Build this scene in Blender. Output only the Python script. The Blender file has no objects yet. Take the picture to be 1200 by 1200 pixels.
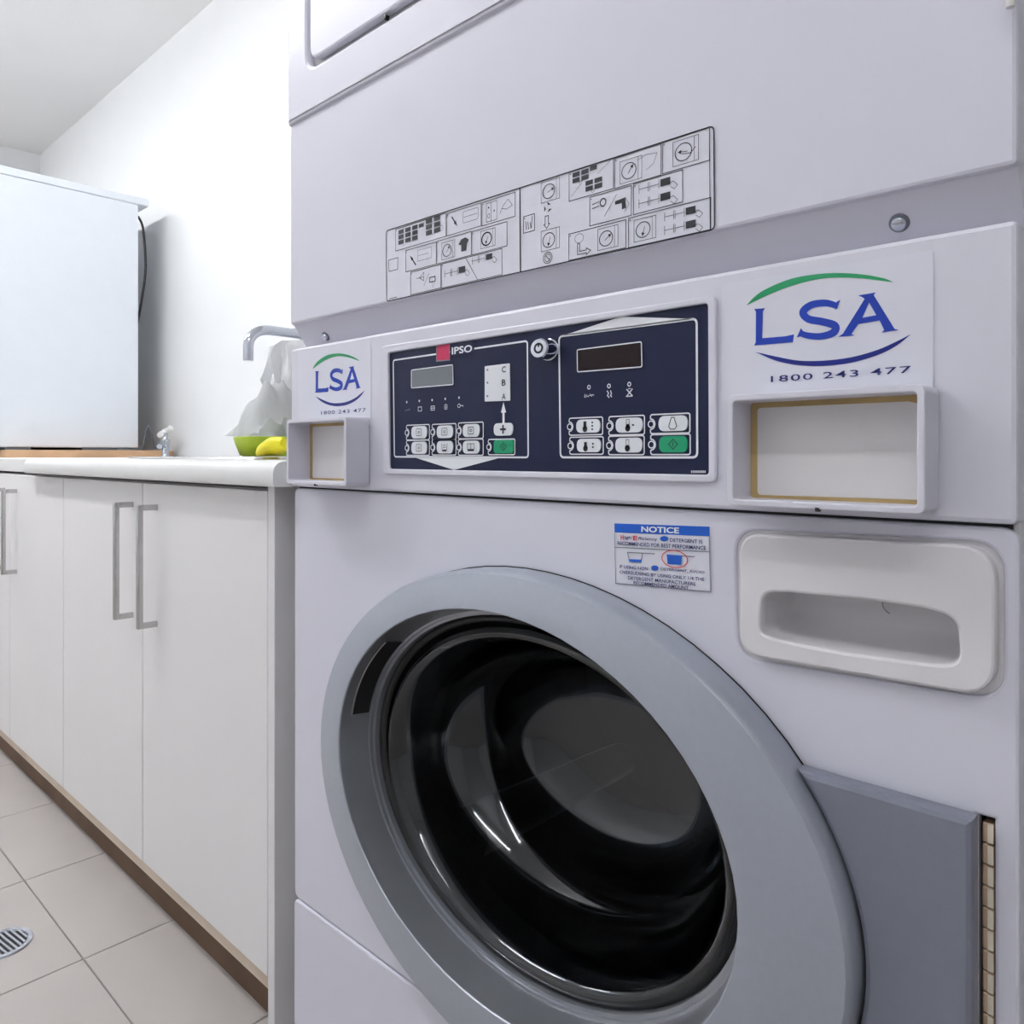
import bpy, bmesh, math, random
from mathutils import Vector, Matrix, noise
from mathutils.geometry import tessellate_polygon

# ------------------------------------------------------------------ camera, light, exposure
random.seed(4)
scn = bpy.context.scene
COL = scn.collection
FPX, YH, CXP = 900.0, 533.0, 600.0            # focal length, eye level and centre in photo pixels (1200 frame)
TH = math.atan2(900.0, 948.0)                 # the camera looks 43.5 degrees left of the machine's normal
CAM = Vector((0.0, -0.5, 0.76))
cd = bpy.data.cameras.new('camera'); cam = bpy.data.objects.new('camera', cd); COL.objects.link(cam)
cam.location = CAM; cam.rotation_euler = (math.pi/2, 0, TH)
cd.sensor_width = 36; cd.lens = 36*FPX/1200; cd.shift_y = (YH-600)/1200; cd.clip_start = 0.01
scn.camera = cam
w = bpy.data.worlds.new('world'); scn.world = w; w.use_nodes = True
w.node_tree.nodes['Background'].inputs[0].default_value = (0.9, 0.95, 1, 1)
w.node_tree.nodes['Background'].inputs[1].default_value = 0.3
LIGHTS = [(-1.9, -0.6, 1.2, 33), (0.15, -1.05, 1.2, 11), (-3.5, -0.6, 1.2, 20)]   # x, y, length, watts of the ceiling battens; the second is added fill
ZC = 2.26
vs = scn.view_settings
vs.view_transform = 'Standard'; vs.look = 'None'; vs.gamma = 1; vs.use_curve_mapping = False
vs.exposure = 0.47

# ------------------------------------------------------------------ pixel helpers (a pixel is a direction, the plane gives the distance)
FW = Vector((-math.sin(TH), math.cos(TH), 0)); RT = Vector((math.cos(TH), math.sin(TH), 0)); UP = Vector((0, 0, 1))
def ray(x, y): return FW + RT*((x-CXP)/FPX) - UP*((y-YH)/FPX)
def onY(x, y, Y):
    d = ray(x, y); return CAM + d*((Y-CAM.y)/d.y)
def onX(x, y, X):
    d = ray(x, y); return CAM + d*((X-CAM.x)/d.x)
def fc(x, y, Y=0.0):                            # point of a plane parallel to the machine front -> (X, Z)
    p = onY(x, y, Y); return (p.x, p.z)
def fcs(pts, Y=0.0): return [fc(x, y, Y) for x, y in pts]
def zoomed(ox, oy, s): return lambda x, y: (ox+x*s, oy+y*s)

# ------------------------------------------------------------------ materials
def srgb(r, g, b):
    def f(c):
        c /= 255.0
        return c/12.92 if c <= 0.04045 else ((c+0.055)/1.055)**2.4
    return (f(r), f(g), f(b), 1)
def mat(name, col, rough=0.5, metal=0.0, spec=0.5, coat=0.0, trans=0.0, ior=1.45, noise_amt=0.0, noise_scale=20, bump=0.0, bump_scale=60, sss=0):
    m = bpy.data.materials.new(name); m.use_nodes = True
    nt = m.node_tree; b = nt.nodes['Principled BSDF']
    b.inputs['Base Color'].default_value = col
    b.inputs['Roughness'].default_value = rough; b.inputs['Metallic'].default_value = metal
    b.inputs['Specular IOR Level'].default_value = spec; b.inputs['Coat Weight'].default_value = coat
    b.inputs['Transmission Weight'].default_value = trans; b.inputs['IOR'].default_value = ior
    if noise_amt or bump:
        tc = nt.nodes.new('ShaderNodeTexCoord')
    if noise_amt:
        n = nt.nodes.new('ShaderNodeTexNoise'); n.inputs['Scale'].default_value = noise_scale; n.inputs['Detail'].default_value = 5
        nt.links.new(tc.outputs['Object'], n.inputs['Vector'])
        r = nt.nodes.new('ShaderNodeValToRGB')
        c0 = [max(0, c*(1-noise_amt)) for c in col[:3]]+[1]; c1 = [min(1, c*(1+noise_amt)) for c in col[:3]]+[1]
        r.color_ramp.elements[0].color = c0; r.color_ramp.elements[1].color = c1
        r.color_ramp.elements[0].position = 0.3; r.color_ramp.elements[1].position = 0.7
        nt.links.new(n.outputs['Fac'], r.inputs['Fac']); nt.links.new(r.outputs['Color'], b.inputs['Base Color'])
    if bump:
        n2 = nt.nodes.new('ShaderNodeTexNoise'); n2.inputs['Scale'].default_value = bump_scale; n2.inputs['Detail'].default_value = 3
        nt.links.new(tc.outputs['Object'], n2.inputs['Vector'])
        bp = nt.nodes.new('ShaderNodeBump'); bp.inputs['Strength'].default_value = bump; bp.inputs['Distance'].default_value = 0.002
        nt.links.new(n2.outputs['Fac'], bp.inputs['Height']); nt.links.new(bp.outputs['Normal'], b.inputs['Normal'])
    return m
M = {}
M['wall'] = mat('wall_paint', srgb(225, 226, 227), 0.7, noise_amt=0.01, noise_scale=6, bump=0.05, bump_scale=200)
M['ceil'] = mat('ceiling_paint', srgb(242, 241, 240), 0.85, noise_amt=0.01, noise_scale=5)
M['tile'] = mat('floor_tile', srgb(178, 172, 169), 0.38, noise_amt=0.035, noise_scale=7, bump=0.04, bump_scale=120)
M['grout'] = mat('grout', srgb(140, 134, 129), 0.9, noise_amt=0.1, noise_scale=40)
M['enamel'] = mat('white_enamel', srgb(214, 213, 225), 0.32, noise_amt=0.008, noise_scale=9)
M['enamel_side'] = mat('white_enamel_side', srgb(214, 213, 214), 0.4, noise_amt=0.008)
M['console'] = mat('console_plastic', srgb(214, 213, 224), 0.38, noise_amt=0.008)
M['drawer'] = mat('drawer_plastic', srgb(222, 219, 222), 0.42, noise_amt=0.01)
M['gap_shade'] = mat('gap_shade', srgb(45, 44, 46), 0.7, noise_amt=0.1)
M['silver'] = mat('silver_paint', srgb(164, 169, 180), 0.34, metal=0.25, noise_amt=0.02, noise_scale=200)
M['silver_dark'] = mat('plate_paint', srgb(126, 129, 143), 0.4, metal=0.2, noise_amt=0.02, noise_scale=150)
M['bezel'] = mat('inner_bezel', srgb(150, 153, 160), 0.3, metal=0.65, coat=0.3, noise_amt=0.03)
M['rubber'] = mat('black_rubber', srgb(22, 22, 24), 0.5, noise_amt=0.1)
M['latch'] = mat('latch_edge', srgb(150, 146, 142), 0.3, metal=0.5)
M['glass'] = mat('door_glass', (0.20, 0.24, 0.30, 1), 0.015, trans=1.0, ior=1.62)
M['drum'] = mat('drum_steel', srgb(30, 29, 31), 0.42, metal=0.7, noise_amt=0.08, noise_scale=12)
M['navy'] = mat('navy_overlay', srgb(26, 32, 62), 0.4, spec=0.25, noise_amt=0.05, noise_scale=3)
M['print_white'] = mat('white_print', srgb(226, 228, 234), 0.45)
M['print_black'] = mat('black_print', srgb(30, 32, 42), 0.5)
M['print_grey'] = mat('grey_print', srgb(118, 120, 130), 0.5)
M['print_navy'] = mat('navy_print', srgb(28, 34, 104), 0.45)
M['logo_blue'] = mat('logo_blue', srgb(6, 54, 166), 0.4, noise_amt=0.12, noise_scale=12)
M['logo_navy'] = mat('logo_navy', srgb(14, 30, 124), 0.4, noise_amt=0.15, noise_scale=10)
M['logo_green'] = mat('logo_green', srgb(30, 150, 96), 0.4, noise_amt=0.08, noise_scale=12)
M['notice_blue'] = mat('notice_blue', srgb(10, 86, 190), 0.4)
M['red'] = mat('red_print', srgb(205, 52, 62), 0.45)
M['crimson'] = mat('crimson_print', srgb(190, 32, 82), 0.45)
M['lcd'] = mat('lcd_grey', srgb(112, 118, 124), 0.2, noise_amt=0.03)
M['lcd_dark'] = mat('lcd_dark', srgb(34, 24, 26), 0.12, spec=0.2, noise_amt=0.2, noise_scale=15)
M['button'] = mat('button_white', srgb(226, 229, 235), 0.42)
M['button_green'] = mat('button_green', srgb(6, 150, 104), 0.4)
M['label'] = mat('label_film', srgb(217, 217, 228), 0.36, noise_amt=0.006)
M['glue'] = mat('aged_glue', srgb(186, 160, 110), 0.7, noise_amt=0.2, noise_scale=25)
M['cream'] = mat('cream_plate', srgb(226, 223, 223), 0.5, noise_amt=0.012, noise_scale=8)
M['chrome'] = mat('chrome', srgb(196, 200, 210), 0.1, metal=1.0, noise_amt=0.02)
M['steel'] = mat('brushed_steel', srgb(200, 198, 198), 0.26, metal=0.9, noise_amt=0.05, noise_scale=60)
M['laminate'] = mat('cabinet_laminate', srgb(230, 228, 228), 0.5, noise_amt=0.01, noise_scale=6)
M['laminate_side'] = mat('end_panel_laminate', srgb(224, 222, 224), 0.5, noise_amt=0.01, noise_scale=6)
M['counter'] = mat('counter_laminate', srgb(228, 228, 227), 0.4, noise_amt=0.01, noise_scale=30)
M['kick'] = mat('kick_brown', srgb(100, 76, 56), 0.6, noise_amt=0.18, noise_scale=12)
M['rail'] = mat('rail_tan', srgb(212, 196, 178), 0.6, noise_amt=0.06, noise_scale=14)
M['ply'] = mat('plywood', srgb(206, 168, 132), 0.6, noise_amt=0.18, noise_scale=9)
M['appliance'] = mat('appliance_white', srgb(226, 231, 238), 0.4, noise_amt=0.008)
M['cord'] = mat('black_cord', srgb(28, 28, 36), 0.5, noise_amt=0.1)
M['foot'] = mat('dark_grey_plastic', srgb(92, 98, 108), 0.5, noise_amt=0.1)
M['lime'] = mat('lime_plastic', srgb(186, 212, 52), 0.4, noise_amt=0.06, noise_scale=14)
M['yellow'] = mat('yellow_rubber', srgb(226, 214, 30), 0.4, noise_amt=0.05, noise_scale=14)
M['cloth'] = mat('white_cloth', srgb(238, 239, 241), 0.8, noise_amt=0.02, noise_scale=30, bump=0.3, bump_scale=90)
M['bag'] = mat('plastic_bag', srgb(240, 241, 244), 0.4, trans=0.1, noise_amt=0.03, noise_scale=18)
M['hinge_tan'] = mat('hinge_tan', srgb(206, 178, 150), 0.35, metal=0.2, noise_amt=0.08, noise_scale=30)
M['hinge_cream'] = mat('hinge_cream', srgb(232, 222, 204), 0.35, noise_amt=0.04)
M['drain'] = mat('drain_chrome', srgb(205, 210, 220), 0.25, metal=0.7, noise_amt=0.04)
M['diffuser'] = mat('lamp_housing', srgb(240, 240, 240), 0.5, noise_amt=0.01)

# ------------------------------------------------------------------ object helpers
def link(name, me, m, parent=None, smooth=None):
    o = bpy.data.objects.new(name, me); COL.objects.link(o)
    if m is not None:
        me.materials.clear(); me.materials.append(M[m])
    if parent is not None: o.parent = parent
    if smooth is not None:
        me.shade_smooth()
        me.set_sharp_from_angle(angle=math.radians(smooth))
    return o
def empty(name, loc=(0, 0, 0)):
    o = bpy.data.objects.new(name, None); COL.objects.link(o); o.empty_display_size = 0.05
    o.location = loc
    return o
def tag(o, label=None, cat=None, group=None, kind=None):
    if label: o['label'] = label
    if cat: o['category'] = cat
    if group: o['group'] = group
    if kind: o['kind'] = kind
    return o
def bm_mesh(bm, name):
    bmesh.ops.recalc_face_normals(bm, faces=bm.faces)
    me = bpy.data.meshes.new(name); bm.to_mesh(me); bm.free(); return me
def add_box(bm, x0, x1, y0, y1, z0, z1, bev=0.0, seg=2):
    t = bmesh.new()
    r = bmesh.ops.create_cube(t, size=1)
    for v in t.verts:
        v.co = Vector(((x0+x1)/2+v.co.x*(x1-x0), (y0+y1)/2+v.co.y*(y1-y0), (z0+z1)/2+v.co.z*(z1-z0)))
    if bev: bmesh.ops.bevel(t, geom=t.edges[:], offset=bev, segments=seg, profile=0.5, affect='EDGES')
    tm = bpy.data.meshes.new('tmp'); t.to_mesh(tm); t.free(); bm.from_mesh(tm); bpy.data.meshes.remove(tm)
def box(name, x0, x1, y0, y1, z0, z1, m, parent=None, bev=0.0, seg=2):
    bm = bmesh.new(); add_box(bm, min(x0, x1), max(x0, x1), min(y0, y1), max(y0, y1), min(z0, z1), max(z0, z1), bev, seg)
    return link(name, bm_mesh(bm, name), m, parent, 21 if bev else None)
def boxes(name, lst, m, parent=None, bev=0.0):
    bm = bmesh.new()
    for b in lst: add_box(bm, *b, bev=bev)
    return link(name, bm_mesh(bm, name), m, parent, 40 if bev else None)
def rpoly(pts, r, n=6):
    """closed polygon with rounded corners; r one radius or one per corner"""
    out = []; N = len(pts)
    for i in range(N):
        a = Vector(pts[i-1]); b = Vector(pts[i]); c = Vector(pts[(i+1) % N])
        ri = r[i] if isinstance(r, (list, tuple)) else r
        if ri <= 0: out.append(tuple(b)); continue
        u = (a-b); v = (c-b); lu, lv = u.length, v.length; u.normalize(); v.normalize()
        ang = math.acos(max(-1, min(1, u.dot(v)))); d = min(ri/math.tan(ang/2), lu*0.49, lv*0.49)
        p0 = b+u*d; p1 = b+v*d
        for k in range(n+1):
            t = k/n
            out.append(tuple(p0*(1-t)**2 + b*2*t*(1-t) + p1*t*t))
    return out
def ellipse(cx, cz, rx, rz, n=48, a0=0.0, a1=2*math.pi):
    return [(cx+rx*math.cos(a0+(a1-a0)*k/n), cz+rz*math.sin(a0+(a1-a0)*k/n)) for k in range(n)]
def plate_mesh(name, loops, yf, th, bev=0.0):
    cu = bpy.data.curves.new(name, 'CURVE'); cu.dimensions = '2D'; cu.fill_mode = 'BOTH'
    for lp in loops:
        s = cu.splines.new('POLY'); s.points.add(len(lp)-1); s.use_cyclic_u = True
        for p, (x, z) in zip(s.points, lp): p.co = (x, z, 0, 1)
    cu.extrude = max(th/2-bev, 0.00001)
    if bev: cu.bevel_depth = bev; cu.bevel_resolution = 1; cu.offset = -bev
    o = bpy.data.objects.new('tmp', cu); COL.objects.link(o)
    dg = bpy.context.evaluated_depsgraph_get()
    me = bpy.data.meshes.new_from_object(o.evaluated_get(dg)); me.name = name
    bpy.data.objects.remove(o); bpy.data.curves.remove(cu)
    yc = yf+th/2
    for v in me.vertices: v.co = (v.co.x, yc-v.co.z, v.co.y)
    bm = bmesh.new(); bm.from_mesh(me); bmesh.ops.remove_doubles(bm, verts=bm.verts, dist=1e-6)
    bmesh.ops.recalc_face_normals(bm, faces=bm.faces); bm.to_mesh(me); bm.free()
    me.update(); return me
def plate(name, loops, yf, th, m, parent=None, bev=0.0):
    return link(name, plate_mesh(name, loops, yf, th, bev), m, parent, 21)
def loft(name, loops, m, parent=None, cap0=False, cap1=False, smooth=45, closed=True):
    """loops: lists of 3D points, equal length"""
    bm = bmesh.new(); rows = [[bm.verts.new(p) for p in lp] for lp in loops]; n = len(loops[0])
    for a, b in zip(rows, rows[1:]):
        for k in range(n if closed else n-1):
            j = (k+1) % n
            bm.faces.new((a[k], a[j], b[j], b[k]))
    if cap0: bm.faces.new(rows[0])
    if cap1: bm.faces.new(rows[-1])
    return link(name, bm_mesh(bm, name), m, parent, smooth)
def tube_into(bm, pts, r, n=10, caps=True):
    pts = [Vector(p) for p in pts]; rows = []; prev = None
    for i, p in enumerate(pts):
        t = ((pts[i+1] if i+1 < len(pts) else p) - (pts[i-1] if i else p)).normalized()
        if prev is None:
            up = Vector((0, 0, 1)) if abs(t.z) < 0.9 else Vector((1, 0, 0))
            u = t.cross(up).normalized()
        else:
            u = (prev - t*prev.dot(t)).normalized()
        prev = u; v = t.cross(u)
        rr = r[i] if isinstance(r, (list, tuple)) else r
        rows.append([bm.verts.new(p+(u*math.cos(2*math.pi*k/n)+v*math.sin(2*math.pi*k/n))*rr) for k in range(n)])
    for a, b in zip(rows, rows[1:]):
        for k in range(n): bm.faces.new((a[k], a[(k+1) % n], b[(k+1) % n], b[k]))
    if caps: bm.faces.new(rows[0]); bm.faces.new(rows[-1])
def tube(name, pts, r, m, parent=None, n=10):
    bm = bmesh.new(); tube_into(bm, pts, r, n); return link(name, bm_mesh(bm, name), m, parent, 50)
def smooth_path(pts, n=8):
    pts = [Vector(p) for p in pts]; P = [pts[0]]+pts+[pts[-1]]; out = []
    for i in range(1, len(P)-2):
        for k in range(n):
            t = k/n; a, b, c, d = P[i-1], P[i], P[i+1], P[i+2]
            out.append(0.5*((2*b)+(c-a)*t+(2*a-5*b+4*c-d)*t*t+(3*b-a-3*c+d)*t**3))
    out.append(pts[-1]); return out

class Ink:
    """flat print: strokes and fills on a plane parallel to the machine front"""
    def __init__(s, Y): s.v = []; s.f = []; s.Y = Y
    def poly(s, pts):
        tri = tessellate_polygon([[Vector((x, z, 0)) for x, z in pts]])
        o = len(s.v); s.v += [(x, s.Y, z) for x, z in pts]
        for t in tri: s.f.append(tuple(o+i for i in t))
    def line(s, pts, w, closed=False):
        P = [Vector(p) for p in pts]
        n = len(P)
        if n < 2: return
        o = len(s.v)
        for i in range(n):
            a = P[i-1] if (i or closed) else P[i]; c = P[(i+1) % n] if (i < n-1 or closed) else P[i]
            d1 = (P[i]-a); d2 = (c-P[i])
            if d1.length < 1e-9: d1 = d2
            if d2.length < 1e-9: d2 = d1
            d1.normalize(); d2.normalize(); t = d1+d2
            if t.length < 1e-6: t = d1.copy()
            t.normalize(); nn = Vector((-t.y, t.x)); k = w/2/max(0.45, abs(nn.dot(Vector((-d1.y, d1.x)))))
            for q in (P[i]+nn*k, P[i]-nn*k): s.v.append((q.x, s.Y, q.y))
        for i in range(n if closed else n-1):
            j = (i+1) % n; s.f.append((o+2*i, o+2*j, o+2*j+1, o+2*i+1))
    def circle(s, c, rx, rz, w, n=22): s.line(ellipse(c[0], c[1], rx, rz, n), w, True)
    def disc(s, c, rx, rz, n=16): s.poly(ellipse(c[0], c[1], rx, rz, n))
    def rect(s, x0, z0, x1, z1, w=None):
        p = [(x0, z0), (x1, z0), (x1, z1), (x0, z1)]
        s.poly(p) if w is None else s.line(p, w, True)
    def build(s, name, m, parent):
        me = bpy.data.meshes.new(name); me.from_pydata(s.v, [], s.f); me.update()
        bm = bmesh.new(); bm.from_mesh(me)
        for f in bm.faces:
            if f.normal.y > 0: f.normal_flip()
        bm.to_mesh(me); bm.free()
        return link(name, me, m, parent)
def text(name, body, x0, z0, x1, z1, Y, m, parent, bold=0.0, track=1.0, slope=0.0):
    cu = bpy.data.curves.new(name, 'FONT'); cu.body = body; cu.size = 1; cu.offset = bold; cu.space_character = track; cu.resolution_u = 3
    o = bpy.data.objects.new('tmp', cu); COL.objects.link(o)
    me = bpy.data.meshes.new_from_object(o.evaluated_get(bpy.context.evaluated_depsgraph_get()))
    bpy.data.objects.remove(o); bpy.data.curves.remove(cu); me.name = name
    xs = [v.co.x for v in me.vertices]; ys = [v.co.y for v in me.vertices]
    a, b, c, d = min(xs), max(xs), min(ys), max(ys)
    for v in me.vertices:
        v.co = (x0+(v.co.x-a)/(b-a)*(x1-x0), Y, z0+(v.co.y-c)/(d-c)*(z1-z0)+slope*(v.co.x-a)/(b-a)*(x1-x0))
    me.update(); return link(name, me, m, parent)

# ------------------------------------------------------------------ room shell
X0, X1, Y0, YW = -4.36, 1.35, -1.75, 0.66
tag(box('ceiling', X0-.1, X1+.1, Y0-.1, YW+.1, ZC, ZC+.1, 'ceil'), kind='structure')
tag(box('wall_back', X0-.1, X1+.1, YW, YW+.1, -.02, ZC, 'wall'), kind='structure')
tag(box('wall_left', X0-.1, X0, Y0, YW, -.02, ZC, 'wall'), kind='structure')
tag(box('wall_right', X1, X1+.1, Y0, YW, -.02, ZC, 'wall'), kind='structure')
tag(box('wall_front', X0-.1, X1+.1, Y0-.1, Y0, -.02, ZC, 'wall'), kind='structure')
floor = tag(box('floor', X0-.1, X1+.1, Y0-.1, YW+.1, -.06, -.003, 'grout'), kind='structure')
PT = 0.309; G = 0.0010
tile0 = None
ix0 = math.ceil((X0+1.266)/PT)-1
for i in range(ix0, 10):
    for j in range(-6, 4):
        x = -1.266+i*PT; y = -0.105+j*PT
        if x+PT < X0 or x > X1 or y+PT < Y0 or y > YW: continue
        ax, bx_, ay, by_ = max(x, X0), min(x+PT, X1), max(y, Y0), min(y+PT, YW)
        full = (bx_-ax > PT-1e-6 and by_-ay > PT-1e-6)
        if full and tile0 is not None:
            o = tile0.copy(); COL.objects.link(o); o.location = (x, y, 0)
        else:
            bm = bmesh.new(); add_box(bm, G, bx_-ax-G, G, by_-ay-G, -.012, 0, bev=.0008, seg=1)
            o = link('tile', bm_mesh(bm, 'tile'), 'tile', floor); o.location = (ax, ay, 0)
            if full: tile0 = o
for lx, ly, sx, en in LIGHTS:
    f = empty('ceiling_light', (lx, ly, ZC))
    hb = bmesh.new(); add_box(hb, -sx/2-.04, sx/2+.04, -.045, .045, -.05, 0, bev=.008)
    link('housing', bm_mesh(hb, 'housing'), 'diffuser', f, 40)
    TR = .014
    em = bpy.data.materials.new('fluorescent_tube'); em.use_nodes = True; pb = em.node_tree.nodes['Principled BSDF']
    pb.inputs['Base Color'].default_value = (.9, .9, .9, 1); pb.inputs['Emission Color'].default_value = (.965, .98, 1, 1)
    pb.inputs['Emission Strength'].default_value = en/2/(math.pi*2*math.pi*TR*sx)
    M['tube'] = em
    for s in (-1, 1):
        tube('tube', [(-sx/2, s*.03, -.085), (sx/2, s*.03, -.085)], TR, 'tube', f, 14)
        for e in (-1, 1): box('lamp_holder', e*(sx/2+.012)-.01, e*(sx/2+.012)+.01, s*.03-.012, s*.03+.012, -.1, -.045, 'diffuser', f, bev=.002)
    tag(f, {-1.9: 'white twin-tube fluorescent batten on the ceiling above the double-handled cabinets', .15: 'added fill light, a white twin-tube fluorescent batten on the ceiling in front of the washing machine', -3.5: 'white twin-tube fluorescent batten on the ceiling before the tall fridge'}[lx], 'ceiling light', 'ceiling battens')

# ------------------------------------------------------------------ stacked washer dryer
MX0, MX1 = -0.843, -0.0885
mach = tag(empty('stacked_washer_dryer', ((MX0+MX1)/2, .3, 0)),
           'tall white coin-operated washer with a dryer stacked above, facing the camera', 'washing machine')
# all mesh coordinates below are world coordinates; parts get the inverse offset of the machine's base
def settle(root):
    root_loc = root.location.copy()
    def walk(o):
        for c in o.children:
            c.matrix_parent_inverse = Matrix.Identity(4)
            walk(c)
    for c in root.children: c.location = c.location - root_loc
SEAM = 0.2185; CB, CT = 0.7215, 0.889; DB = 0.919; DS = 1.160; TOP = 1.72
# cabinet shell: sides, back, top
boxes('cabinet_shell', [(MX0+.0006, MX0+.01, .0055, .62, .02, CT-.014), (MX1-.01, MX1-.0006, .0055, .62, .02, CT-.014), (MX0+.0006, MX0+.01, .03, .62, CT-.014, DB+.006), (MX1-.01, MX1-.0006, .03, .62, CT-.014, DB+.006), (MX0+.0006, MX0+.01, .0055, .62, DB+.006, TOP), (MX1-.01, MX1-.0006, .0055, .62, DB+.006, TOP),
                        (MX0+.01, MX1-.01, .61, .62, .02, TOP), (MX0+.01, MX1-.01, .012, .61, TOP-.01, TOP),
                        (MX0+.01, MX1-.01, .012, .61, .02, .03)], 'enamel_side', mach)
for fx in (MX0+.06, MX1-.06):
    for fy in (.06, .56): tube('foot', [(fx, fy, 0), (fx, fy, .022)], .022, 'foot', mach, 14)
# door circle measures (front plane pixel fit)
OC = (-0.455, 0.4445); OR = 0.2848; IC = (-0.4638, 0.4557); IR = 0.2273; AS = 0.75
plate('lower_panel', [rpoly([(MX0, .03), (MX1, .03), (MX1, SEAM-.0016), (MX0, SEAM-.0016)], .01)], -.001, .013, 'enamel', mach, bev=.0025)
pk_ = rpoly(fcs([(893, 694), (925, 694.5), (1010, 702), (1085, 713), (1121, 724), (1126, 781), (1080, 777), (990, 765), (910, 750), (890, 742)], -.006), [.01, 0, 0, 0, .014, .012, 0, 0, 0, .012])
# washer front with door opening and drawer recess
GRV = fcs([(862, 620.5), (1176, 635.5), (1176, 821), (864, 770)])
drw = fcs([(867.5, 624.5), (1167.5, 640), (1167, 817.5), (868, 766)], -.004)
front_loop = rpoly([(MX0, SEAM), (MX1, SEAM), (MX1, CB-.0022), (MX0, CB-.0022)], .01)
hx0, hx1 = fc(1146, 1000)[0], fc(1165.5, 1000)[0]
hz1 = fc(1146, 955)[1]
SLOT = [(hx0, .335), (hx1, .335), (hx1, hz1), (hx0, hz1)]
plate('washer_front', [front_loop, ellipse(OC[0], OC[1], .262, .262*AS, 72), rpoly(GRV, .018), SLOT], 0, .012, 'enamel', mach, bev=.002)
RB = plate('recess_backing', [[(GRV[0][0]-.004, GRV[2][1]-.006), (GRV[1][0]+.004, GRV[2][1]-.006), (GRV[1][0]+.004, GRV[0][1]+.003), (GRV[0][0]-.004, GRV[0][1]+.003)], pk_], .0025, .003, 'drawer', mach)
# --- drawer
dd = plate('detergent_drawer', [rpoly(drw, [.016, .02, .02, .016]),
        rpoly(fcs([(893, 694), (925, 694.5), (1010, 702), (1085, 713), (1121, 724), (1126, 781), (1080, 777), (990, 765), (910, 750), (890, 742)], -.006), [.01, 0, 0, 0, .014, .012, 0, 0, 0, .012])],
        -.006, .0115, 'drawer', mach, bev=.0018)
pk = rpoly(fcs([(893, 694), (925, 694.5), (1010, 702), (1085, 713), (1121, 724), (1126, 781), (1080, 777), (990, 765), (910, 750), (890, 742)], -.006), [.01, 0, 0, 0, .014, .012, 0, 0, 0, .012])
pcx = sum(p[0] for p in pk)/len(pk); pcz = sum(p[1] for p in pk)/len(pk)
def shr(s, sz, y, dz=0): return [(pcx+(x-pcx)*s, y, pcz+(z-pcz)*sz+dz) for x, z in pk]
loft('finger_pocket', [shr(1.01, 1.02, -.001), shr(1.0, 1.0, .004), shr(.985, .97, .02), shr(.95, .86, .032, .004), shr(.88, .7, .036, .006)], 'drawer', dd, cap1=True, smooth=60)
hair = smooth_path([(fc(1034, 706, .02)[0], .02, fc(1034, 706, .02)[1]), (fc(1036, 713, .03)[0], .03, fc(1036, 713, .03)[1]), (fc(1042, 719, .034)[0], .034, fc(1042, 719, .034)[1])], 4)
tube('hairline_crack', hair, .0004, 'print_grey', dd, 5)
# --- drum behind the glass
def ring3(c, r, y, n=72, a=AS): return [(c[0]+r*math.cos(2*math.pi*k/n), y, c[1]+r*a*math.sin(2*math.pi*k/n)) for k in range(n)]
drum = loft('drum', [ring3(OC, .275, .013), ring3(OC, .262, .018), ring3(OC, .255, .03), ring3(OC, .2, .055), ring3(OC, .2, .07), ring3(OC, .265, .075), ring3(OC, .265, .42), ring3(OC, .2, .43), ring3(OC, .06, .42)], 'drum', mach, cap1=True)
for k in range(3):
    a = math.radians(100+120*k); c, s = math.cos(a), math.sin(a)
    bx = OC[0]+.235*c; bz = OC[1]+.235*AS*s
    tube('drum_paddle', [(bx, .1, bz), (bx, .4, bz)], [.03, .024], 'drum', drum, 8)
# --- door
def mid(t): return (OC[0]*(1-t)+IC[0]*t, OC[1]*(1-t)+IC[1]*t)
door = loft('washer_door', [ring3(OC, .283, .004), ring3(OC, .2872, -.0005), ring3(OC, .2876, -.012), ring3(OC, .287, -.024), ring3(OC, .2855, -.0275), ring3(OC, .2835, -.0295),
        ring3(mid(.5), .254, -.0345), ring3(mid(.95), .2292, -.0383), ring3(IC, .2276, -.0383), ring3(IC, .2266, -.0372)], 'silver', mach, smooth=24)
loft('inner_bezel', [ring3(IC, .2266, -.0372), ring3(IC, .2225, -.02), ring3(IC, .219, -.006), ring3(IC, .2165, -.0055), ring3(IC, .2165, -.002), ring3(IC, .213, -.0015), ring3(IC, .212, .004)], 'bezel', door, smooth=30)
loft('door_gasket', [ring3(IC, .212, .004), ring3(IC, .209, .0015), ring3(IC, .206, .002), ring3(IC, .203, .006)], 'rubber', door, smooth=60)
gp = [(.2035, .004), (.2, .004), (.194, .010), (.188, .024), (.183, .042), (.178, .058), (.170, .072), (.160, .081), (.151, .088), (.145, .098), (.140, .112), (.133, .128), (.123, .142), (.108, .151), (.09, .156), (.07, .1585), (.045, .160), (.02, .161), (.008, .1612)]
GC = (IC[0]+.006, IC[1]-.004)
def bowl(off):
    return [ring3(GC, max(r-off, .004), y-off*.7, 72) for r, y in gp]
gl = loft('glass_bowl', [ring3(GC, .001, .1613)]+bowl(0)[::-1]+bowl(.006)+[ring3(GC, .001, .1571)], 'glass', door, cap0=True, cap1=True, smooth=70)
# latch slot on the inner wall, upper left
def wallpt(a, t, off=0):
    r = .2258*(1-t)+.2185*t-off; y = -.034*(1-t)+(-.007)*t
    return (IC[0]+r*math.cos(a), y, IC[1]+r*AS*math.sin(a))
A0, A1 = math.radians(136), math.radians(170)
loft('latch_slot', [[wallpt(A0+(A1-A0)*k/14, t, .0012) for k in range(15)] for t in (.3, .95)], 'rubber', door, closed=False)
tube('latch_edge', [wallpt(A0+(A1-A0)*k/14, .26, .0015) for k in range(15)], .0008, 'latch', door, 6)
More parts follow.
